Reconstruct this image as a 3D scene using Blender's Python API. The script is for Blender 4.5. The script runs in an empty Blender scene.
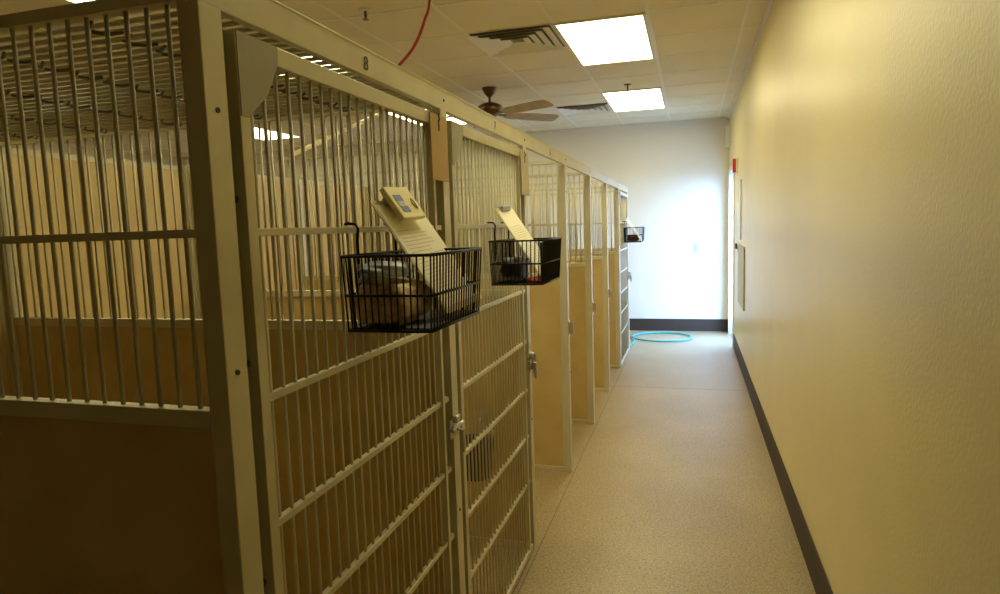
import bpy, bmesh, math, random
from mathutils import Vector, Matrix
random.seed(4)
S = bpy.context.scene
COL = S.collection
PI = math.pi

# ------------------------------------------------------------------ materials
MATS = {}
def srgb(r, g, b):
    f = lambda c: (c/255/12.92) if c/255 <= .04045 else ((c/255+.055)/1.055)**2.4
    return (f(r), f(g), f(b), 1)
def mat(name, col, rough=.5, metal=0, noise=0, nscale=20, bump=0, bscale=60, emit=None, estr=0, coat=0, col2=None, spec=None):
    m = bpy.data.materials.new(name); m.use_nodes = True
    nt = m.node_tree; b = nt.nodes['Principled BSDF']
    b.inputs['Base Color'].default_value = col
    b.inputs['Roughness'].default_value = rough
    b.inputs['Metallic'].default_value = metal
    if spec is not None: b.inputs['Specular IOR Level'].default_value = spec
    if coat: b.inputs['Coat Weight'].default_value = coat; b.inputs['Coat Roughness'].default_value = .15
    tc = nt.nodes.new('ShaderNodeTexCoord')
    if noise or col2:
        n = nt.nodes.new('ShaderNodeTexNoise'); n.inputs['Scale'].default_value = nscale; n.inputs['Detail'].default_value = 5
        nt.links.new(tc.outputs['Object'], n.inputs['Vector'])
        r = nt.nodes.new('ShaderNodeValToRGB')
        c2 = col2 or tuple(c*(1-noise) for c in col[:3])+(1,)
        r.color_ramp.elements[0].position = .35; r.color_ramp.elements[0].color = c2
        r.color_ramp.elements[1].position = .65; r.color_ramp.elements[1].color = col
        nt.links.new(n.outputs['Fac'], r.inputs['Fac']); nt.links.new(r.outputs['Color'], b.inputs['Base Color'])
    if bump:
        n2 = nt.nodes.new('ShaderNodeTexNoise'); n2.inputs['Scale'].default_value = bscale; n2.inputs['Detail'].default_value = 3
        nt.links.new(tc.outputs['Object'], n2.inputs['Vector'])
        bp = nt.nodes.new('ShaderNodeBump'); bp.inputs['Strength'].default_value = bump; bp.inputs['Distance'].default_value = .004
        nt.links.new(n2.outputs['Fac'], bp.inputs['Height']); nt.links.new(bp.outputs['Normal'], b.inputs['Normal'])
    if emit:
        b.inputs['Emission Color'].default_value = emit; b.inputs['Emission Strength'].default_value = estr
    MATS[name] = m
    return m
LAMP = (1.0, .90, .52, 1)
mat('wall', (.72, .62, .32, 1), .38, noise=.05, nscale=3, bump=.25, bscale=90)
mat('end_wall', (.75, .70, .58, 1), .5, noise=.03, nscale=3, bump=.15, bscale=90)
mat('ceiling', (.76, .69, .50, 1), .9, noise=.06, nscale=2.2, bump=.3, bscale=160)
mat('grid', (.77, .73, .62, 1), .55, noise=.05)
mat('baseboard', (.050, .035, .026, 1), .6, spec=.25, noise=.1)
mat('steel', (.66, .62, .45, 1), .42, metal=.25, noise=.08, nscale=9, bump=.05)
mat('bar', (.58, .54, .38, 1), .48, metal=.12, noise=.08, nscale=9)
mat('shade_and_wire_steel', (.16, .145, .10, 1), .55, metal=.3, noise=.1)  # shade of the recesses beside doors put in the colour; also dark tie wires
mat('board', (.62, .48, .21, 1), .5, col2=(.54, .40, .165, 1), nscale=5, bump=.1)
mat('rear_board', (.70, .54, .25, 1), .5, col2=(.62, .47, .21, 1), nscale=4, bump=.1)
mat('bolt', (.05, .045, .035, 1), .4, metal=.8, noise=.1)
mat('latch', (.55, .53, .48, 1), .3, metal=.8, noise=.1, nscale=40)
mat('card', (.58, .38, .14, 1), .5, noise=.08, nscale=12)
mat('pale_card', (.60, .52, .30, 1), .5, noise=.08, nscale=12)
mat('ink', (.035, .03, .02, 1), .6, noise=.1)
mat('black_wire', (.008, .007, .009, 1), .5, noise=.2, spec=.25)
mat('black', (.014, .013, .016, 1), .5, noise=.3, bump=.2)
mat('red', (.42, .02, .02, 1), .45, noise=.3)
mat('alarm_red', (.62, .03, .02, 1), .35, noise=.1)
mat('dark_red', (.13, .025, .02, 1), .7, noise=.4, nscale=60)
mat('paper', (.92, .89, .74, 1), .7, noise=.03)
mat('white_paper', (.85, .85, .83, 1), .7, noise=.03)
mat('clipboard', (.70, .60, .36, 1), .5, noise=.1, nscale=60)
mat('yellow_note', (.88, .80, .42, 1), .6, noise=.03)
mat('blue_print', (.06, .13, .46, 1), .5, noise=.2)
mat('grey_print', (.50, .50, .42, 1), .5, noise=.2)
mat('bluegrey', (.48, .56, .70, 1), .45, noise=.45, nscale=25, bump=.6, bscale=25)
mat('kibble', (.80, .62, .38, 1), .75, noise=.45, nscale=60, bump=.8, bscale=60)
mat('cream_cloth', (.66, .58, .38, 1), .8, noise=.2)
mat('navy', (.018, .018, .10, 1), .45, noise=.3)
mat('hose', (.03, .42, .46, 1), .35, noise=.1)
mat('cable', (.20, .010, .006, 1), .85, noise=.1, spec=.05)
mat('cord', (.78, .68, .48, 1), .6, noise=.1)
mat('white_plastic', (.80, .79, .74, 1), .4, noise=.02)
mat('switch_grey', (.38, .37, .35, 1), .5, noise=.03)
mat('olive', (.46, .40, .12, 1), .5, noise=.06)
mat('bronze', (.16, .09, .05, 1), .3, metal=.85, noise=.2)
mat('blade', (.44, .35, .23, 1), .5, noise=.2, nscale=12)
mat('vent', (.74, .71, .64, 1), .5, noise=.04)
mat('gusset_steel', (.42, .40, .31, 1), .5, metal=.2, noise=.08)
mat('vent_dark', (.24, .21, .17, 1), .8, noise=.2)
mat('frost', (.9, .88, .8, 1), .6, emit=LAMP, estr=9.8)
mat('concrete', (.26, .25, .24, 1), .8, noise=.15, nscale=4)
mat('door_grey', (.10, .10, .11, 1), .5, noise=.1)
mat('door_white', (.80, .80, .78, 1), .45, noise=.02)

# seamless speckled floor with its joints
def floor_mat():
    m = bpy.data.materials.new('floor'); m.use_nodes = True; nt = m.node_tree; b = nt.nodes['Principled BSDF']
    N = nt.nodes.new; L = nt.links.new
    geo = N('ShaderNodeNewGeometry')
    base = N('ShaderNodeTexNoise'); base.inputs['Scale'].default_value = 1.6; base.inputs['Detail'].default_value = 3
    L(geo.outputs['Position'], base.inputs['Vector'])
    r0 = N('ShaderNodeValToRGB'); r0.color_ramp.elements[0].position = .3; r0.color_ramp.elements[0].color = (.33, .25, .125, 1)
    r0.color_ramp.elements[1].position = .7; r0.color_ramp.elements[1].color = (.41, .32, .17, 1); L(base.outputs['Fac'], r0.inputs['Fac'])
    cur = r0.outputs['Color']
    for sc, lo, hi, colr, w in ((85, .58, .68, (.16, .10, .05, 1), 0), (120, .60, .70, (.62, .52, .34, 1), 7), (190, .60, .7, (.20, .12, .06, 1), 3)):
        n = N('ShaderNodeTexNoise'); n.noise_dimensions = '4D'; n.inputs['W'].default_value = w; n.inputs['Scale'].default_value = sc; n.inputs['Detail'].default_value = 2
        L(geo.outputs['Position'], n.inputs['Vector'])
        r = N('ShaderNodeValToRGB'); r.color_ramp.elements[0].position = lo-.06; r.color_ramp.elements[0].color = (0, 0, 0, 1)
        r.color_ramp.elements[1].position = hi; r.color_ramp.elements[1].color = (.8, .8, .8, 1); L(n.outputs['Fac'], r.inputs['Fac'])
        mx = N('ShaderNodeMix'); mx.data_type = 'RGBA'; L(r.outputs['Color'], mx.inputs['Factor']); L(cur, mx.inputs['A']); mx.inputs['B'].default_value = colr
        cur = mx.outputs['Result']
    sp = N('ShaderNodeSeparateXYZ'); L(geo.outputs['Position'], sp.inputs[0])
    def line(sock, at, half):
        a = N('ShaderNodeMath'); a.operation = 'SUBTRACT'; L(sock, a.inputs[0]); a.inputs[1].default_value = at
        c = N('ShaderNodeMath'); c.operation = 'ABSOLUTE'; L(a.outputs[0], c.inputs[0])
        d = N('ShaderNodeMath'); d.operation = 'LESS_THAN'; L(c.outputs[0], d.inputs[0]); d.inputs[1].default_value = half
        return d.outputs[0]
    l1 = line(sp.outputs['X'], -.688, .0022); l2 = line(sp.outputs['Y'], 6.02, .006)
    mm = N('ShaderNodeMath'); mm.operation = 'MAXIMUM'; L(l1, mm.inputs[0]); L(l2, mm.inputs[1])
    sc_ = N('ShaderNodeMath'); sc_.operation = 'MULTIPLY'; L(mm.outputs[0], sc_.inputs[0]); sc_.inputs[1].default_value = .75
    mx = N('ShaderNodeMix'); mx.data_type = 'RGBA'; L(sc_.outputs[0], mx.inputs['Factor']); L(cur, mx.inputs['A']); mx.inputs['B'].default_value = (.07, .05, .03, 1)
    L(mx.outputs['Result'], b.inputs['Base Color'])
    b.inputs['Roughness'].default_value = .42; b.inputs['Coat Weight'].default_value = .12; b.inputs['Coat Roughness'].default_value = .3
    MATS['floor'] = m
floor_mat()
def glass_mat():
    m = bpy.data.materials.new('glass'); m.use_nodes = True; nt = m.node_tree
    nt.nodes.remove(nt.nodes['Principled BSDF']); out = nt.nodes['Material Output']
    t = nt.nodes.new('ShaderNodeBsdfTransparent'); g = nt.nodes.new('ShaderNodeBsdfGlossy'); g.inputs['Roughness'].default_value = .02
    f = nt.nodes.new('ShaderNodeValue'); f.outputs[0].default_value = .04; mx = nt.nodes.new('ShaderNodeMixShader')
    t.inputs['Color'].default_value = (.96, .98, .98, 1)
    nt.links.new(f.outputs[0], mx.inputs[0]); nt.links.new(t.outputs[0], mx.inputs[1]); nt.links.new(g.outputs[0], mx.inputs[2]); nt.links.new(mx.outputs[0], out.inputs['Surface'])
    MATS['glass'] = m
    m = bpy.data.materials.new('clear_plastic'); m.use_nodes = True; nt = m.node_tree
    b = nt.nodes['Principled BSDF']; b.inputs['Base Color'].default_value = (.8, .78, .7, 1); b.inputs['Roughness'].default_value = .2; b.inputs['Alpha'].default_value = .35
    MATS['clear_plastic'] = m
glass_mat()

# ------------------------------------------------------------------ mesh builder
class MB:
    def __init__(s): s.bm = bmesh.new()
    def box(s, x0, x1, y0, y1, z0, z1, bev=0, M=None):
        vs = [s.bm.verts.new((x, y, z)) for x in (x0, x1) for y in (y0, y1) for z in (z0, z1)]
        F = [(0,1,3,2), (4,6,7,5), (0,4,5,1), (2,3,7,6), (0,2,6,4), (1,5,7,3)]
        fs = [s.bm.faces.new([vs[i] for i in q]) for q in F]
        if bev:
            es = list({e for f in fs for e in f.edges})
            r = bmesh.ops.bevel(s.bm, geom=es, offset=bev, segments=2, affect='EDGES', profile=.5)
            vs = list({v for v in vs if v.is_valid} | set(r['verts']))
        if M is not None: bmesh.ops.transform(s.bm, matrix=M, verts=vs)
        return s
    def tube(s, pts, r, n=8, cap=True, closed=False):
        pts = [Vector(p) for p in pts]; rings = []; k = len(pts)
        rr = r if isinstance(r, (list, tuple)) else [r]*k
        up = None
        for i, p in enumerate(pts):
            if closed: d = pts[(i+1) % k]-pts[i-1]
            else: d = pts[min(i+1, k-1)]-pts[max(i-1, 0)]
            d.normalize()
            if up is None:
                up = d.orthogonal().normalized()
            else:
                up = (up - d*up.dot(d)); up = up.normalized() if up.length > 1e-6 else d.orthogonal().normalized()
            sd = d.cross(up)
            rings.append([s.bm.verts.new(p+(up*math.cos(2*PI*j/n)+sd*math.sin(2*PI*j/n))*rr[i]) for j in range(n)])
        m = k if closed else k-1
        for i in range(m):
            a, b = rings[i], rings[(i+1) % k]
            for j in range(n): s.bm.faces.new((a[j], a[(j+1) % n], b[(j+1) % n], b[j]))
        if cap and not closed:
            s.bm.faces.new(rings[0][::-1]); s.bm.faces.new(rings[-1])
        return s
    def prism(s, poly, x0, x1):           # poly of (y, z), extruded along x
        a = [s.bm.verts.new((x0, y, z)) for y, z in poly]; b = [s.bm.verts.new((x1, y, z)) for y, z in poly]
        s.bm.faces.new(a[::-1]); s.bm.faces.new(b); n = len(poly)
        for i in range(n): s.bm.faces.new((a[i], a[(i+1) % n], b[(i+1) % n], b[i]))
        return s
    def lathe(s, prof, c, n=24):
        rings = []
        for r, z in prof:
            rings.append([s.bm.verts.new((c[0]+max(r, 1e-4)*math.cos(2*PI*j/n), c[1]+max(r, 1e-4)*math.sin(2*PI*j/n), c[2]+z)) for j in range(n)])
        for a, b in zip(rings, rings[1:]):
            for j in range(n): s.bm.faces.new((a[j], a[(j+1) % n], b[(j+1) % n], b[j]))
        s.bm.faces.new(rings[0][::-1]); s.bm.faces.new(rings[-1])
        return s
    def blob(s, c, rad, seed=0, sub=3, amp=.2, boxy=1.0):
        r = bmesh.ops.create_icosphere(s.bm, subdivisions=sub, radius=1)
        rnd = random.Random(seed); ph = [rnd.uniform(0, 6.28) for _ in range(9)]; fr = [rnd.uniform(2, 6) for _ in range(9)]
        for v in r['verts']:
            p = v.co.copy()
            k = 1+amp*(math.sin(fr[0]*p.x+ph[0])*math.sin(fr[1]*p.y+ph[1])+.6*math.sin(fr[2]*p.z*1.6+ph[2]+fr[3]*p.x)+.4*math.sin(fr[4]*2*p.y+ph[4]+2*fr[5]*p.z))
            q = Vector([math.copysign(abs(t)**boxy, t) for t in p])*k
            v.co = Vector((c[0]+q.x*rad[0], c[1]+q.y*rad[1], c[2]+q.z*rad[2]))
        return s
    def mesh(s, name, m, smooth=False):
        bmesh.ops.recalc_face_normals(s.bm, faces=s.bm.faces)
        me = bpy.data.meshes.new(name); s.bm.to_mesh(me); s.bm.free()
        me.materials.append(MATS[m])
        if smooth:
            for p in me.polygons: p.use_smooth = True
        return me
    def obj(s, name, m, parent=None, smooth=False):
        return link(name, s.mesh(name, m, smooth), parent)
def link(name, me, parent=None, loc=None):
    o = bpy.data.objects.new(name, me); COL.objects.link(o)
    if loc: o.location = loc
    if parent: o.parent = parent
    return o
def tag(o, label, cat, group=None, kind=None):
    if label: o['label'] = label
    if cat: o['category'] = cat
    if group: o['group'] = group
    if kind: o['kind'] = kind
    return o
def thing(name, label, cat, loc=(0, 0, 0), group=None):
    o = bpy.data.objects.new(name, None); COL.objects.link(o); o.location = loc; o.empty_display_size = .05
    return tag(o, label, cat, group)
def struct(name, mb, m, smooth=False):
    o = mb.obj(name, m, None, smooth); o['kind'] = 'structure'; return o

# ------------------------------------------------------------------ measured layout (metres; camera at x=0, y=0)
EYE = 1.5051; H = 2.84; A = .705; B = .486; YF = 9.267; YB = -5.5; XL = -8.25
U = .990; P0 = .853; NU = 7; XB = -2.535        # kennel pitch, first post, units, rear of kennels
DY0, DY1, DZ = 8.15, 9.05, 2.10                 # glazed exit door in the right wall

# ------------------------------------------------------------------ room
struct('floor', MB().box(XL-.1, B+.15, YB-.1, YF+.15, -.1, 0), 'floor')
struct('ceiling', MB().box(XL-.1, B+.15, YB-.1, YF+.15, H, H+.1), 'ceiling')
g = MB()
xs = [-.264+.61*k for k in range(-13, 2)]; ys = [4.447+.61*k for k in range(-16, 8)]
for x in xs: g.box(x-.012, x+.012, YB, YF, H-.003, H+.004)
for y in ys: g.box(XL, B, y-.012, y+.012, H-.0025, H+.004)
g.box(B-.022, B, YB, YF, H-.02, H+.004); g.box(XL, B, YF-.022, YF, H-.02, H+.004)
struct('trim_1', g, 'grid')
w = MB()
w.box(B, B+.15, YB, DY0, 0, H); w.box(B, B+.15, DY1, YF+.15, 0, H); w.box(B, B+.15, DY0, DY1, DZ, H)
struct('wall_right', w, 'wall')
struct('wall_far', MB().box(XL-.1, B, YF, YF+.15, 0, H), 'end_wall')
struct('wall_left', MB().box(XL-.1, XL, YB-.1, YF, 0, H), 'wall')
struct('wall_back', MB().box(XL, B+.15, YB-.1, YB, 0, H), 'end_wall')
BH = .168
struct('baseboard_right', MB().box(B-.007, B, YB, DY0-.07, 0, BH, .002).box(B-.007, B, DY1+.07, YF-.007, 0, BH, .002), 'baseboard')
struct('baseboard_far', MB().box(XL, B, YF-.007, YF, 0, BH, .002), 'baseboard')
# glazed exit door
o = struct('door_1', MB().box(B+.10, B+.145, DY0+.01, DY1-.01, .005, .21).box(B+.10, B+.145, DY0+.01, DY0+.09, .21, DZ-.01).box(B+.10, B+.145, DY1-.09, DY1-.01, .21, DZ-.01).box(B+.10, B+.145, DY0+.09, DY1-.09, DZ-.1, DZ-.01), 'door_white')
MB().box(B+.118, B+.126, DY0+.09, DY1-.09, .21, DZ-.1).obj('glass_pane', 'glass', o)
MB().box(B+.096, B+.1005, DY0+.01, DY1-.01, .01, .2, .001).obj('kick_plate', 'door_grey', o)
MB().tube([(B+.10, DY0+.12, .98), (B+.06, DY0+.12, .98), (B+.06, DY1-.12, .98), (B+.10, DY1-.12, .98)], .012).obj('push_bar', 'latch', o, True)
struct('trim_2', MB().box(B-.014, B+.1, DY0-.055, DY0+.004, 0, DZ+.055, .003).box(B-.014, B+.1, DY1-.004, DY1+.055, 0, DZ+.055, .003).box(B-.014, B+.1, DY0, DY1, DZ-.004, DZ+.055, .003), 'door_white')
# pavement outside the door
struct('ground_outside', MB().box(B+.15, 14, 1, 22, -.12, -.02), 'concrete')

# ------------------------------------------------------------------ ceiling lights
tr = None
LW = {(-.881, 4.447): 'large lit ceiling light panel nearer the camera, beside the square vent', (-.881, 6.887): 'smaller lit ceiling light panel farther down the aisle, near the end wall',
      
      (-.881, 2.007): 'lit ceiling light panel over the aisle beside the nearest kennels', (-3.321, 2.007): 'ceiling light whose edge shows above the nearest kennel roof', (-3.321, 4.447): 'ceiling light glimpsed through the nearest kennel roof bars',
      (-3.321, 6.887): 'ceiling light seen through the top of the nearest kennel door', (-5.761, 6.887): 'distant ceiling light seen through bars beside the corner gusset of the nearest door'}
for (x, y), lab in LW.items():
    t = thing('ceiling_light', lab, 'ceiling light', (x, y, H), 'recessed ceiling light panels')
    if tr is None:
        W_, L_ = .604, 1.214; f = .02
        tr = (MB().box(0, W_, 0, f, -.012, .002).box(0, W_, L_-f, L_, -.012, .002).box(0, f, f, L_-f, -.012, .002).box(W_-f, W_, f, L_-f, -.012, .002).mesh('frame', 'vent'),
              MB().box(f, W_-f, f, L_-f, -.009, -.001).mesh('diffuser', 'frost'))
    link('frame', tr[0], t); link('diffuser', tr[1], t)
for (x, y, lab) in ((-1.49, 4.447, 'square ceiling vent beside the larger light panel'), (-1.46, 7.5, 'ceiling vent beside the farther light panel')):
    t = thing('ceiling_vent', lab, 'ceiling vent', (x, y, H), 'square ceiling vents')
    s_ = .585
    MB().box(0, s_, 0, s_, -.002, .001).obj('backing', 'vent_dark', t)
    m = MB()
    for i in range(4):
        a = .003+.062*i; b_ = s_-a; wd = .057; z0, z1 = -.022, -.004
        # sloped square louvre ring
        def ring(off, z): return [m.bm.verts.new((q[0], q[1], z)) for q in ((a+off, a+off), (b_-off, a+off), (b_-off, b_-off), (a+off, b_-off))]
        r1, r2 = ring(0, z0), ring(wd, z1); r3 = ring(wd, z1+.002); r4 = ring(0, z0+.002)
        for q in range(4):
            n_ = (q+1) % 4
            for u_, v_ in ((r1, r2), (r2, r3), (r3, r4), (r4, r1)): m.bm.faces.new((u_[q], u_[n_], v_[n_], v_[q]))
    m.obj('louvre', 'vent', t)
for (x, y, lab) in ((-1.888, 3.74, 'small sprinkler head on the ceiling near the red cable'), (-.586, 6.62, 'small sprinkler head on the ceiling just before the farther light')):
    t = thing('sprinkler_head', lab, 'sprinkler', (x, y, H), 'ceiling sprinkler heads')
    MB().lathe([(.038, 0), (.038, -.004), (.03, -.008), (.01, -.01)], (0, 0, 0)).obj('escutcheon', 'bronze' if y > 5 else 'vent', t, True)
    MB().lathe([(.008, -.005), (.008, -.03), (.011, -.032), (.005, -.05), (.005, -.056), (.02, -.058), (.02, -.06)], (0, 0, 0), 16).obj('nozzle', 'bronze', t)

# ------------------------------------------------------------------ ceiling fan
fx, fy = -1.86, 6.2
t = thing('ceiling_fan', 'bronze ceiling fan with wooden blades above the kennels', 'ceiling fan', (fx, fy, H))
MB().lathe([(.072, 0), (.07, -.012), (.045, -.06), (.02, -.085), (.014, -.09)], (0, 0, 0), 28).obj('canopy', 'bronze', t, True)
MB().lathe([(.012, -.08), (.012, -.15)], (0, 0, 0), 12).obj('downrod', 'bronze', t, True)
MB().lathe([(.02, -.135), (.05, -.14), (.11, -.165), (.125, -.19), (.12, -.225), (.09, -.25), (.06, -.265), (.055, -.285), (.02, -.295)], (0, 0, 0), 32).obj('motor', 'bronze', t, True)
for i in range(5):
    ang = math.radians(-28+72*i)
    M = Matrix.Rotation(ang, 4, 'Z') @ Matrix.Rotation(math.radians(-15), 4, 'X')
    m = MB(); pr = [(.17, .045), (.22, .062), (.45, .072), (.72, .075), (.75, .06), (.76, .03)]
    top, bot = [], []
    for x, h_ in pr:
        for s2 in (1, -1): top.append(m.bm.verts.new((x, s2*h_, .004))); bot.append(m.bm.verts.new((x, s2*h_, -.004)))
    for k in range(len(pr)-1):
        a = 2*k
        m.bm.faces.new((top[a], top[a+1], top[a+3], top[a+2])); m.bm.faces.new((bot[a], bot[a+2], bot[a+3], bot[a+1]))
        m.bm.faces.new((top[a], top[a+2], bot[a+2], bot[a])); m.bm.faces.new((top[a+1], bot[a+1], bot[a+3], top[a+3]))
    m.bm.faces.new((top[0], bot[0], bot[1], top[1])); m.bm.faces.new((top[-1], bot[-1], bot[-2], top[-2]))
    b_ = m.obj('blade', 'blade', t); b_.matrix_local = Matrix.Translation((0, 0, -.25)) @ M
    mi = MB().box(.08, .24, -.018, .018, -.002, .004, .001).obj('blade_bracket', 'bronze', b_)

# red cable and pale cord
def bez(P, n=14):
    out = []
    for i in range(n+1):
        s_ = i/n; k = len(P)-1; out.append(sum((Vector(p)*math.comb(k, j)*s_**j*(1-s_)**(k-j) for j, p in enumerate(P)), Vector()))
    return out
def catmull(P, n=7):
    P = [Vector(p) for p in P]; Q = [P[0]*2-P[1]]+P+[P[-1]*2-P[-2]]; out = []
    for i in range(1, len(Q)-2):
        a, b, c, d = Q[i-1:i+3]
        for k in range(n):
            t_ = k/n; out.append(.5*((2*b)+(c-a)*t_+(2*a-5*b+4*c-d)*t_*t_+(3*b-a-3*c+d)*t_**3))
    return out+[P[-1]]
tag(MB().tube(catmull([(-.84, 2.06, 2.84), (-.82, 2.07, 2.52), (-.80, 2.038, 2.25), (-.80, 1.985, 2.155), (-.80, 1.90, 2.061), (-.80, 1.784, 1.979), (-.79, 1.68, 1.93), (-.78, 1.60, 1.8915)]), .0043).obj('hanging_cable', 'cable', None, True),
    'red cable curving down from the ceiling behind the kennel beam', 'cable')
tag(MB().tube([(-1.90, 2.885, 1.893), (-3.05, 6.6, 2.826)], .014).obj('slanting_cord', 'cord', None, True),
    'pale cord slanting from the kennel roof up to the ceiling, seen through bars', 'cord')

# ------------------------------------------------------------------ kennel row
RB = .0037
DOORZ = (1.51, 1.22, .99, .77, .555, .34)
def copy_tree(o, parent=None):
    c = o.copy(); COL.objects.link(c)
    if parent: c.parent = parent
    for ch in list(o.children): copy_tree(ch, c)
    return c
def post(parent, y, full=True, back=False):
    x0, x1 = (XB, XB+.04) if back else (-A-.036, -A)
    p = MB().box(x0, x1, y, y+.052, 0, 1.858 if not back else 1.87, .002).obj('rear_post' if back else 'corner_post', 'steel', parent)
    return p
def panel(parent, y, name='divider_panel'):
    """barred panel with a solid lower board, across the kennel at depth y"""
    x0, x1 = XB+.04, -A-.036; yc = y+.026
    fr = MB()
    fr.box(x0, x1, yc-.012, yc+.012, 1.866, 1.886).box(x0, x1, yc-.013, yc+.013, 0, .026, .002)
    fr.box(x1-.014, x1, yc-.012, yc+.012, .026, 1.866).box(x0, x0+.014, yc-.012, yc+.012, .026, 1.866)
    fr.box(x0+.014, x1-.014, yc-.013, yc+.013, 1.192, 1.222, .0015)
    f = fr.obj(name, 'steel', parent)
    MB().box(x0+.014, x1-.014, yc-.007, yc+.007, 1.504, 1.518, .001).obj('rail', 'steel', f)
    b_ = MB(); x = x1-.043
    while x > x0+.02:
        b_.tube([(x, yc, 1.2215), (x, yc, 1.867)], RB); x -= .04
    b_.obj('bars', 'bar', f, True)
    MB().box(x0+.014, x1-.014, yc-.006, yc+.006, .026, 1.192).obj('board', 'board', f)
    return f
def roof(parent, y):
    y0, y1 = y+.04, y+U-.001
    fr = MB().box(XB, XB+.018, y0, y1, 1.868, 1.89).box(XB, -A-.037, y0, y0+.014, 1.872, 1.889).box(XB, -A-.02, y1-.014, y1, 1.872, 1.889)
    f = fr.obj('roof_grid', 'steel', parent)
    b_ = MB(); yy = y0+.02
    while yy < y1-.01:
        b_.tube([(XB+.016, yy, 1.879), (-A-.019, yy, 1.879)], RB+.0012); yy += .038
    b_.obj('bars', 'bar', f, True)
    for x in (-.99, -1.295, -1.60, -1.905, -2.21):
        c = MB(); yy = y0+.03; k = 0
        while yy < y1-.03:
            s_ = 1 if k % 2 else -1
            c.tube([(x-.022*s_, yy-.012, 1.871), (x-.004*s_, yy, 1.868), (x+.004*s_, yy+.004, 1.868), (x+.02*s_, yy+.014, 1.872)], .0034, 6); yy += .04; k += 1
        c.obj('tie_wire', 'shade_and_wire_steel', f)
def rear(parent, y):
    y0, y1 = y+.052, y+U; x = XB+.02
    f = MB().box(x-.01, x+.01, y0, y1, 0, .026).box(x-.01, x+.01, y0, y1, 1.845, 1.868).box(x-.01, x+.01, y0, y0+.014, 0, 1.868).box(x-.01, x+.01, y1-.014, y1, 0, 1.868).obj('rear_panel', 'steel', parent)
    MB().box(x-.006, x+.006, y0+.014, y1-.014, .026, 1.846).obj('board', 'rear_board', f)
def door(parent, y):
    """barred door in the aisle plane: frame, rails, bars, gusset, hinge strip, latch"""
    a0, a1 = y+.052, y+U                      # between posts
    s0, s1 = a0+.028, a1-.012
    xo, xi = -A, -A-.024
    zt, zb = 1.836, .012
    f = MB().box(xi, xo, s0, s0+.026, zb, zt, .0015).box(xi, xo, s1-.064, s1-.049, zb, zt, .0015)
    f.box(xi, xo, s0+.026, s1-.001, 1.802, zt, .0015).box(xi, xo, s0+.026, s1-.001, zb, zb+.026, .0015)
    f = f.obj('door', 'steel', parent)
    MB().box(xi-.006, xi+.002, a0, s0, .01, 1.84).obj('hinge_strip', 'shade_and_wire_steel', f)  # recessed flange, its shade painted as a dark tone
    MB().box(xi-.002, xi+.006, s1-.049, s1, zb+.026, 1.802).obj('latch_strip', 'shade_and_wire_steel', f)  # recess on the latch side, shade painted in likewise
    for z in (1.565, 1.29, .90, .66, .25):
        MB().tube([(xi, a0+.016, z), (xi+.012, a0+.016, z)], .007, 8).obj('hinge_bolt', 'bolt', f)
    MB().prism([(s0+.002, 1.835), (s0+.112, 1.835), (s0+.112, 1.806), (s0+.075, 1.745), (s0+.02, 1.70), (s0+.002, 1.70)], xo-.003, xo+.002).obj('gusset', 'gusset_steel', f)
    for z in DOORZ:
        MB().box(xo-.019, xo-.005, s0+.026, s1-.004, z-.007, z+.007, .0012).obj('rail', 'steel', f)
    b_ = MB(); yy = s0+.026+.018
    while yy < s1-.066:
        b_.tube([(xo-.012, yy, zb+.02), (xo-.012, yy, 1.806)], RB); yy += .038
    b_.obj('bars', 'bar', f, True)
    L = MB()
    L.box(xo, xo+.006, s1-.03, a1+.045, .868, .925, .0015).box(xo+.006, xo+.016, s1-.022, a1+.03, .888, .908, .002)
    L.tube([(xo+.011, s1-.03, .898), (xo+.011, a1+.05, .898)], .0065, 10)
    L.tube([(xo+.010, a1-.008, .895), (xo+.034, a1-.010, .893), (xo+.036, a1-.010, .850), (xo+.030, a1+.004, .822), (xo+.024, a1+.018, .826), (xo+.020, a1+.026, .850), (xo+.018, a1+.026, .882)], .0062, 8)
    L.box(xo+.004, xo+.022, a1-.02, a1+.012, .915, .938, .004)
    L.obj('latch', 'latch', f)
def strike(parent, y, bolts=True):
    m = MB().box(-A, -A+.004, y+.004, y+.048, .845, .935, .001).box(-A, -A+.03, y+.014, y+.02, .855, .925, .001).box(-A+.004, -A+.022, y+.02, y+.03, .885, .9)
    m.obj('strike_plate', 'latch', parent)
def pbolts(parent, y):
    for z in (1.70, 1.285, .62): MB().tube([(-A-.004, y+.026, z), (-A+.002, y+.026, z)], .0045, 8).obj('post_bolt', 'bolt', parent)
KL = ['closed grey barred kennel at the near end, number 8 on the beam above', 'closed grey barred kennel directly after the nearest one, second basket on its door',
      'open-fronted kennel just beyond the second basket', 'open-fronted kennel between the third and fourth aisle posts, next past the one after the baskets',
      'narrow-looking open-fronted kennel third past the two closed doors', 'open-fronted kennel just before the last closed door',
      'last kennel of the row, closed door with the far small basket']
G = 'barred dog kennels in a row along the aisle'
def base_unit(y):
    k = thing('dog_kennel', KL[0], 'kennel', (0, y, 0), G)
    p = post(k, 0); pbolts(p, 0)
    post(k, 0, back=True)
    panel(k, 0); rear(k, 0)
    return k
units = [base_unit(P0)]
for i in range(1, NU):
    c = copy_tree(units[0]); c.location = (0, P0+U*i, 0); c['label'] = KL[i]; units.append(c)
door(units[0], 0); roof(units[0], 0)
for i in (1, 6):
    d0 = [c for c in units[0].children if c.name.startswith('door')][0]
    copy_tree(d0, units[i])
strike(units[2], 0)
sp = [c for c in units[2].children if c.name.startswith('strike')][0]
for i in (3, 4, 5): c = sp.copy(); COL.objects.link(c); c.parent = units[i]
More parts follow.
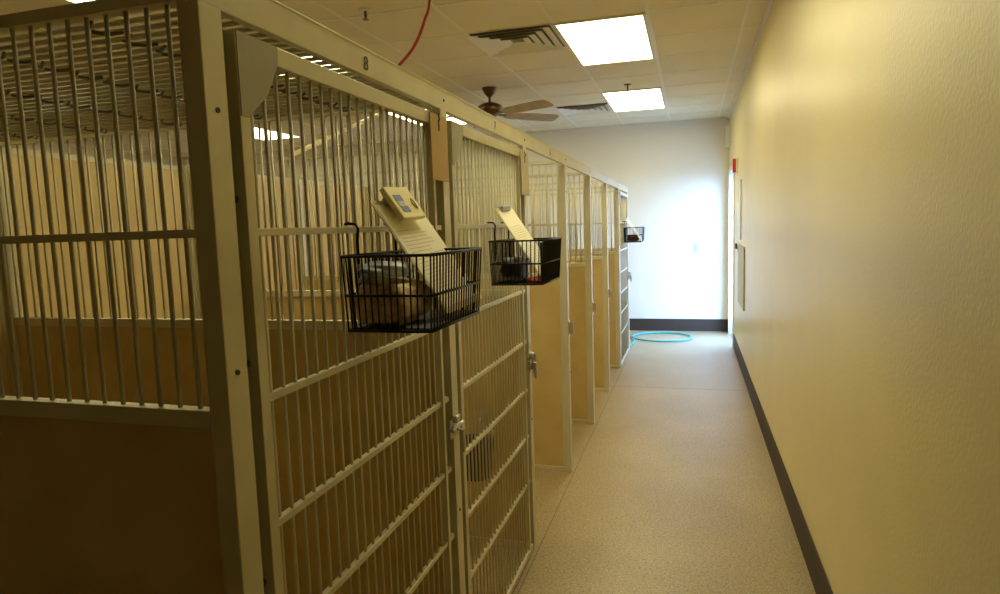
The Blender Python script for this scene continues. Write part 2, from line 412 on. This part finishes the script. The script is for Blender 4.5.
# end panel closing the row
e = units[-1]; post(e, U); post(e, U, back=True); panel(e, U, 'end_panel')
c = sp.copy(); COL.objects.link(c); c.parent = e; c.location = (0, U, 0)

# header beam along the top of the row
LEN = P0+U*NU+.052
t = thing('header_beam', 'long flat grey beam along the tops of the kennel fronts', 'beam', (-A, P0, 1.885))
MB().box(-.018, 0, 0, LEN-P0, -.029, .030, .002).obj('beam', 'steel', t)
MB().box(-.02, .0015, 0, LEN-P0, .028, .032, .0005).obj('top_lip', 'steel', t)
for num, yy, zz in (('8', 1.385, 1.872), ('7', 2.405, 1.873), ('6', 3.41, 1.873)):
    cu = bpy.data.curves.new('number', 'FONT'); cu.body = num; cu.size = .044; cu.extrude = .0004; cu.align_x = 'CENTER'; cu.materials.append(MATS['ink'])
    o = bpy.data.objects.new('number', cu); COL.objects.link(o); o.parent = t
    o.rotation_euler = (PI/2, 0, PI/2); o.location = (.0012, yy-P0, zz-1.885-.004)
for i in range(1, NU): MB().tube([(-.004, U*i+.03, 0), (.0025, U*i+.03, 0)], .004, 8).obj('beam_bolt', 'bolt', t)

# hanging cards
for (y0, z0, z1, mm, lab) in ((1.742, 1.645, 1.832, 'card', 'orange-tan card hung at the top corner of the nearest kennel door'), (2.763, 1.642, 1.826, 'pale_card', 'paler tan card hung at the top corner of the second kennel door')):
    t = thing('name_card', lab, 'card', (-A+.004, y0, z0), 'blank cards on the kennel doors')
    MB().box(0, .004, 0, .13, 0, z1-z0, .0008).obj('card', mm, t)
    MB().box(.003, .0055, .058, .066, z1-z0-.045, z1-z0-.015, .001).obj('slot', 'ink', t)
    MB().tube([(-.006, .062, z1-z0-.005), (.004, .062, z1-z0+.004), (.007, .062, z1-z0-.012), (.004, .062, z1-z0-.02)], .002, 6).obj('hook', 'bolt', t)

# ------------------------------------------------------------------ wire baskets
BX0, BX1, BZ0, BZ1, BL = -.690, -.493, 1.300, 1.455, .325
def basket():
    k = thing('wire_basket', '', 'basket', (0, 0, 0), 'black wire baskets hooked on kennel doors')
    r = .0026; x0, x1 = BX0, BX1; ti = .009
    rim = MB()
    rect = lambda z, i: [(x0+i*.3, i, z), (x1-i, i, z), (x1-i, BL-i, z), (x0+i*.3, BL-i, z)]
    for z, i, rr in ((BZ1, 0, .0034), ((BZ1+BZ0)/2-.004, ti*.5, .003), (BZ0, ti, .0034)):
        q = rect(z, i)
        for a, b_ in zip(q, q[1:]+q[:1]): rim.tube([a, b_], rr, 6)
    rim.obj('rim', 'black_wire', k, True)
    sd = MB(); q0, q1 = rect(BZ1, 0), rect(BZ0, ti)
    for s_ in range(4):
        a0, a1, c0, c1 = Vector(q0[s_]), Vector(q0[(s_+1) % 4]), Vector(q1[s_]), Vector(q1[(s_+1) % 4])
        n = 13 if s_ % 2 == 0 else 19
        for j in range(n): sd.tube([a0.lerp(a1, j/n), c0.lerp(c1, j/n)], .0019, 5)
    sd.obj('side_wires', 'black_wire', k)
    bt = MB()
    for j in range(1, 20): y = ti+(BL-2*ti)*j/20; bt.tube([(x0+.004, y, BZ0), (x1-ti, y, BZ0)], .0017, 5)
    for j in range(1, 5): x = x0+(x1-x0)*j/5; bt.tube([(x, ti, BZ0-.002), (x, BL-ti, BZ0-.002)], .0022, 5)
    bt.obj('bottom_wires', 'black_wire', k)
    for y in (.072, .262):
        MB().tube([(x0, y, BZ1-.075), (x0, y, BZ1+.03), (x0+.003, y, 1.512), (x0-.004, y, 1.522), (-A-.006, y, 1.5235), (-A-.014, y, 1.5222)], .0032, 6).obj('hook', 'black_wire', k, True)
    return k
bk = basket(); bk['label'] = 'black wire basket on the nearest kennel door, holding bags and a clipboard'; bk.location = (0, 1.202, 0)
b2 = copy_tree(bk); b2['label'] = 'black wire basket on the second kennel door, with a black folder and red leash'; b2.location = (0, 2.236, 0)
b3 = copy_tree(bk); b3['label'] = 'small distant wire basket on the last kennel door'; b3.location = (0, 7.12, 0)

def frame_from(TL, TR, BL_):
    """board axes: u across, v down, n out of the board"""
    TL, TR, BL_ = map(Vector, (TL, TR, BL_)); u = (TR-TL).normalized(); v = (BL_-TL); v = (v-u*v.dot(u)).normalized(); n = v.cross(u).normalized()
    M = Matrix((u, v, n)).transposed().to_4x4(); M.translation = TL; return M
def clipboard(label, TL, TR, BLc, L_=.32, W_=.225, board='clipboard', paper='paper', note=False):
    t = thing('clipboard', label, 'clipboard', TL, 'clipboards in the wire baskets')
    M = frame_from((0, 0, 0), Vector(TR)-Vector(TL), Vector(BLc)-Vector(TL))
    MB().box(0, W_, 0, L_, -.003, 0, .0008, M).obj('board', board, t)
    MB().box(.006, W_-.006, .012, L_-.015, .0003, .0013, 0, M).obj('paper_sheet', paper, t)
    w = MB(); rr = random.Random(3)
    for j in range(20):                                     # faint illegible ruled rows
        y = .085+j*.0098; w.box(.025, .03+rr.uniform(.10, .17), y, y+.0014, .0013, .0016, 0, M)
    w.obj('ruled_lines', 'pale_card', t)
    MB().box(W_/2-.055, W_/2+.055, -.004, .018, 0, .007, .002, M).tube([M @ Vector((W_/2-.045, .004, .010)), M @ Vector((W_/2+.045, .004, .010))], .006, 8).obj('clip', 'latch', t)
    return t, M
t, M = clipboard('clipboard with a yellow note and blue picture, leaning in the nearest basket',
                 (-.682, 1.325, 1.572), (-.674, 1.548, 1.582), (-.522, 1.243, 1.33), L_=.305)
nt_ = MB().box(.045, .165, -.02, .068, .012, .026, .002, M).obj('note_block', 'yellow_note', t)
MB().box(.062, .098, .004, .022, .026, .0272, 0, M).obj('blue_picture', 'blue_print', nt_)
MB().box(.064, .096, .022, .036, .026, .0272, 0, M).obj('grey_picture', 'grey_print', nt_)
MB().box(.064, .10, .036, .052, .026, .0272, 0, M).obj('blue_picture', 'blue_print', nt_)
MB().tube([M @ Vector((.138, .044, .0275)), M @ Vector((.132, .03, .028)), M @ Vector((.138, .016, .028)), M @ Vector((.145, .028, .028)), M @ Vector((.144, .044, .0275))], .0015, 5).obj('emblem', 'olive', nt_)
clipboard('narrow white clipboard leaning in the second basket', (-.684, 2.300, 1.572), (-.678, 2.500, 1.586), (-.530, 2.268, 1.33), L_=.30, W_=.2)
t3, M3 = clipboard('white paper clipboard leaning in the far basket', (-.682, 7.16, 1.56), (-.674, 7.38, 1.56), (-.512, 7.16, 1.315), board='white_plastic', paper='white_paper')

# contents of the nearest basket
y0 = 1.202
tag(MB().blob((-.625, y0+.103, BZ0+.052), (.056, .088, .044), 5, 4, .06, .42).obj('kibble_bag', 'kibble', None, True), 'bag of brown kibble on the floor of the nearest basket', 'bag')
tag(MB().blob((-.640, y0+.095, BZ0+.118), (.042, .078, .022), 9, 4, .16, .8).obj('plastic_bag', 'bluegrey', None, True), 'crumpled blue-grey bag on top of the kibble in the nearest basket', 'bag')
m = MB().blob((-.60, y0+.03, BZ0+.103), (.05, .012, .007), 3, 3, .15, .8)
tag(m.obj('folded_cloth', 'cream_cloth', None, True), 'small cream cloth lying on the kibble bag in the nearest basket', 'cloth')
tag(MB().box(-.68, -.508, y0+.016, y0+BL-.016, BZ0+.0022, BZ0+.006, .001).obj('basket_liner', 'black', None), 'black liner sheet in the bottom of the nearest basket', 'liner')
# contents of the second basket
y0 = 2.236
tag(MB().box(-.513, -.505, y0+.03, y0+BL-.012, BZ0+.003, BZ1-.008, .002).obj('black_folder', 'black', None), 'black folder standing along the aisle side of the second basket', 'folder')
tag(MB().blob((-.635, y0+.15, BZ0+.05), (.038, .12, .045), 12, 3, .2, .8).obj('black_cloth', 'black', None, True), 'dark bundle lying in the bottom of the second basket', 'cloth')
rp = []
for i in range(60):
    a = i*.55; rp.append((-.547+.022*math.cos(a), y0+.075+.033*math.sin(a*1.03), BZ0+.007+.00022*i))
tag(MB().tube(rp, .0045, 6).obj('red_leash', 'red', None, True), 'coiled red leash in the outer corner of the second basket', 'leash')
# contents of the far basket
y0 = 7.12
tag(MB().blob((-.60, y0+.12, BZ0+.042), (.062, .085, .034), 8, 3, .12, .8).obj('red_cloth', 'dark_red', None, True), 'dark red cloth in the small distant basket', 'cloth')
tag(MB().box(-.683, -.672, y0+.04, y0+.25, BZ0+.004, BZ1-.004, .002).obj('black_folder', 'black', None), 'black folder standing against the door in the far basket', 'folder')

# navy pail hung inside the second kennel
t = thing('water_pail', 'dark navy pail hung low inside the second kennel behind its door', 'pail', (-.93, 2.70, .39))
pv = [(.060, 0), (.066, .002), (.088, .16), (.092, .165), (.092, .172), (.086, .172), (.084, .16), (.06, .006)]
MB().lathe(pv, (0, 0, 0), 28).obj('pail_body', 'navy', t, True)
MB().tube([(.09, 0, .165), (.075, .03, .205), (0, .06, .232), (-.075, .03, .205), (-.09, 0, .165)], .003, 6).obj('handle', 'latch', t, True)
MB().tube([(0, .06, .228), (0, .085, .245), (0, .098, .25)], .004, 6).obj('hanger_clip', 'latch', t, True)
MB().box(-.03, .03, .096, .107, .20, .27, .002).obj('hanger_plate', 'latch', t)

# ------------------------------------------------------------------ hose on the floor by the end wall
hp = []
for i in range(13):
    a = math.radians(200-i*15*1.0); hp.append((-.36+.37*math.cos(a), 8.70+.30*math.sin(a)*1.05, .0135))
hp = []
n = 44
for i in range(n+1):
    a = math.radians(185-360*i/n); hp.append((-.37+.375*math.cos(a), 8.66+.36*math.sin(a), .0125+.012*(i/n)))
for i in range(16):
    s_ = i/15; hp.append((-.745+.055*math.sin(s_*PI)-.0*s_, 8.66-.72*s_-.02, .024-.012*min(1, s_*3)))
tag(MB().tube(hp, .0115, 8).obj('garden_hose', 'hose', None, True), 'turquoise hose looped on the floor by the end wall', 'hose')

# ------------------------------------------------------------------ wall fittings
t = thing('wall_switch', 'small white switch plate on the end wall', 'switch', (.062, YF, 1.14))
MB().box(-.036, .036, -.007, 0, -.058, .058, .002).obj('cover_plate', 'switch_grey', t)
MB().box(-.008, .008, -.014, -.006, -.014, .014, .001).obj('toggle', 'grey_print', t)
t = thing('emergency_light', 'pale oblong emergency light box high by the end wall corner', 'emergency light', (B, 9.10, 2.58))
MB().box(-.05, 0, -.05, .05, -.14, .13, .006).obj('housing', 'white_plastic', t)
MB().tube([(-.05, 0, -.08), (-.058, 0, -.08)], .02, 14).obj('indicator_lens', 'white_plastic', t)
t = thing('fire_alarm', 'red fire alarm on the wall above the exit door', 'fire alarm', (B, 7.58, 2.085))
MB().box(-.022, 0, -.06, .06, -.085, .075, .004).obj('back_box', 'white_plastic', t)
MB().box(-.055, -.022, -.052, .052, -.078, .068, .008).obj('horn_cover', 'alarm_red', t)
MB().tube([(-.055, 0, .03), (-.066, 0, .03)], .02, 14).obj('strobe_lens', 'white_plastic', t)
t = thing('wall_panel', 'olive yellow board fixed to the right wall before the exit door', 'wall panel', (B, 6.95, .93))
MB().box(-.012, 0, -.42, .38, -.29, .30, .003).obj('board', 'olive', t)
MB().box(-.016, 0, -.43, .39, .30, .315, .002).obj('top_strip', 'pale_card', t)
t = thing('cable_cover', 'pale vertical strip on the right wall above the olive board', 'cable cover', (B, 7.08, 1.60))
MB().box(-.012, 0, -.06, .06, -.30, .29, .003).obj('cover', 'white_plastic', t)
MB().box(-.014, 0, -.064, .064, .28, .30, .002).obj('end_cap', 'vent', t)
t = thing('thermostat', 'small dark and white thermostat on the right wall by the exit door', 'thermostat', (B, 7.32, 1.215))
MB().box(-.02, 0, -.05, .05, -.045, .045, .004).obj('base_plate', 'white_plastic', t)
MB().lathe([(.03, 0), (.03, .016), (.022, .02)], (0, 0, 0), 20).obj('dial', 'ink', t)
t.children[-1].matrix_local = Matrix.Translation((-.02, .01, .01)) @ Matrix.Rotation(-PI/2, 4, 'Y')

# ------------------------------------------------------------------ daylight
wd = bpy.data.worlds.new('World'); S.world = wd; wd.use_nodes = True
nt = wd.node_tree; bg = nt.nodes['Background']
tc = nt.nodes.new('ShaderNodeTexCoord'); sx = nt.nodes.new('ShaderNodeSeparateXYZ'); rp_ = nt.nodes.new('ShaderNodeValToRGB')
nt.links.new(tc.outputs['Generated'], sx.inputs[0]); nt.links.new(sx.outputs['Z'], rp_.inputs['Fac'])
rp_.color_ramp.elements[0].position = 0; rp_.color_ramp.elements[0].color = (.34, .56, 1, 1)
rp_.color_ramp.elements[1].position = 1; rp_.color_ramp.elements[1].color = (.24, .46, 1, 1)
nt.links.new(rp_.outputs['Color'], bg.inputs['Color']); bg.inputs['Strength'].default_value = 34
ld = bpy.data.lights.new('portal', 'AREA'); ld.shape = 'RECTANGLE'; ld.size = DZ; ld.size_y = DY1-DY0
ld.cycles.is_portal = True
lo = bpy.data.objects.new('daylight_portal', ld); COL.objects.link(lo); lo.location = (B+.14, (DY0+DY1)/2, DZ/2); lo.rotation_euler = (0, PI/2, 0)

# ------------------------------------------------------------------ camera
f, yaw, pitch, roll = 654.32, .2857, .1062, .0329
cy, sy, cp, sp_ = math.cos(yaw), math.sin(yaw), math.cos(pitch), math.sin(pitch)
fwd = Vector((-sy*cp, cy*cp, -sp_)); right = Vector((cy, sy, 0)); up = right.cross(fwd)
cr, sr = math.cos(roll), math.sin(roll)
r2 = right*cr-up*sr; u2 = right*sr+up*cr
cam = bpy.data.cameras.new('camera'); cam.sensor_width = 36; cam.lens = 36*f/1000; cam.clip_start = .02
co = bpy.data.objects.new('camera', cam); COL.objects.link(co)
Mc = Matrix((r2, u2, -fwd)).transposed().to_4x4(); Mc.translation = (0, 0, EYE); co.matrix_world = Mc
S.camera = co
S.view_settings.view_transform = 'Standard'; S.view_settings.look = 'None'; S.view_settings.gamma = 1
S.view_settings.use_curve_mapping = False; S.view_settings.exposure = 0.28
S.cycles.max_bounces = 10; S.cycles.diffuse_bounces = 6; S.cycles.transparent_max_bounces = 12
S.cycles.use_denoising = True
S.cycles.sample_clamp_indirect = 8
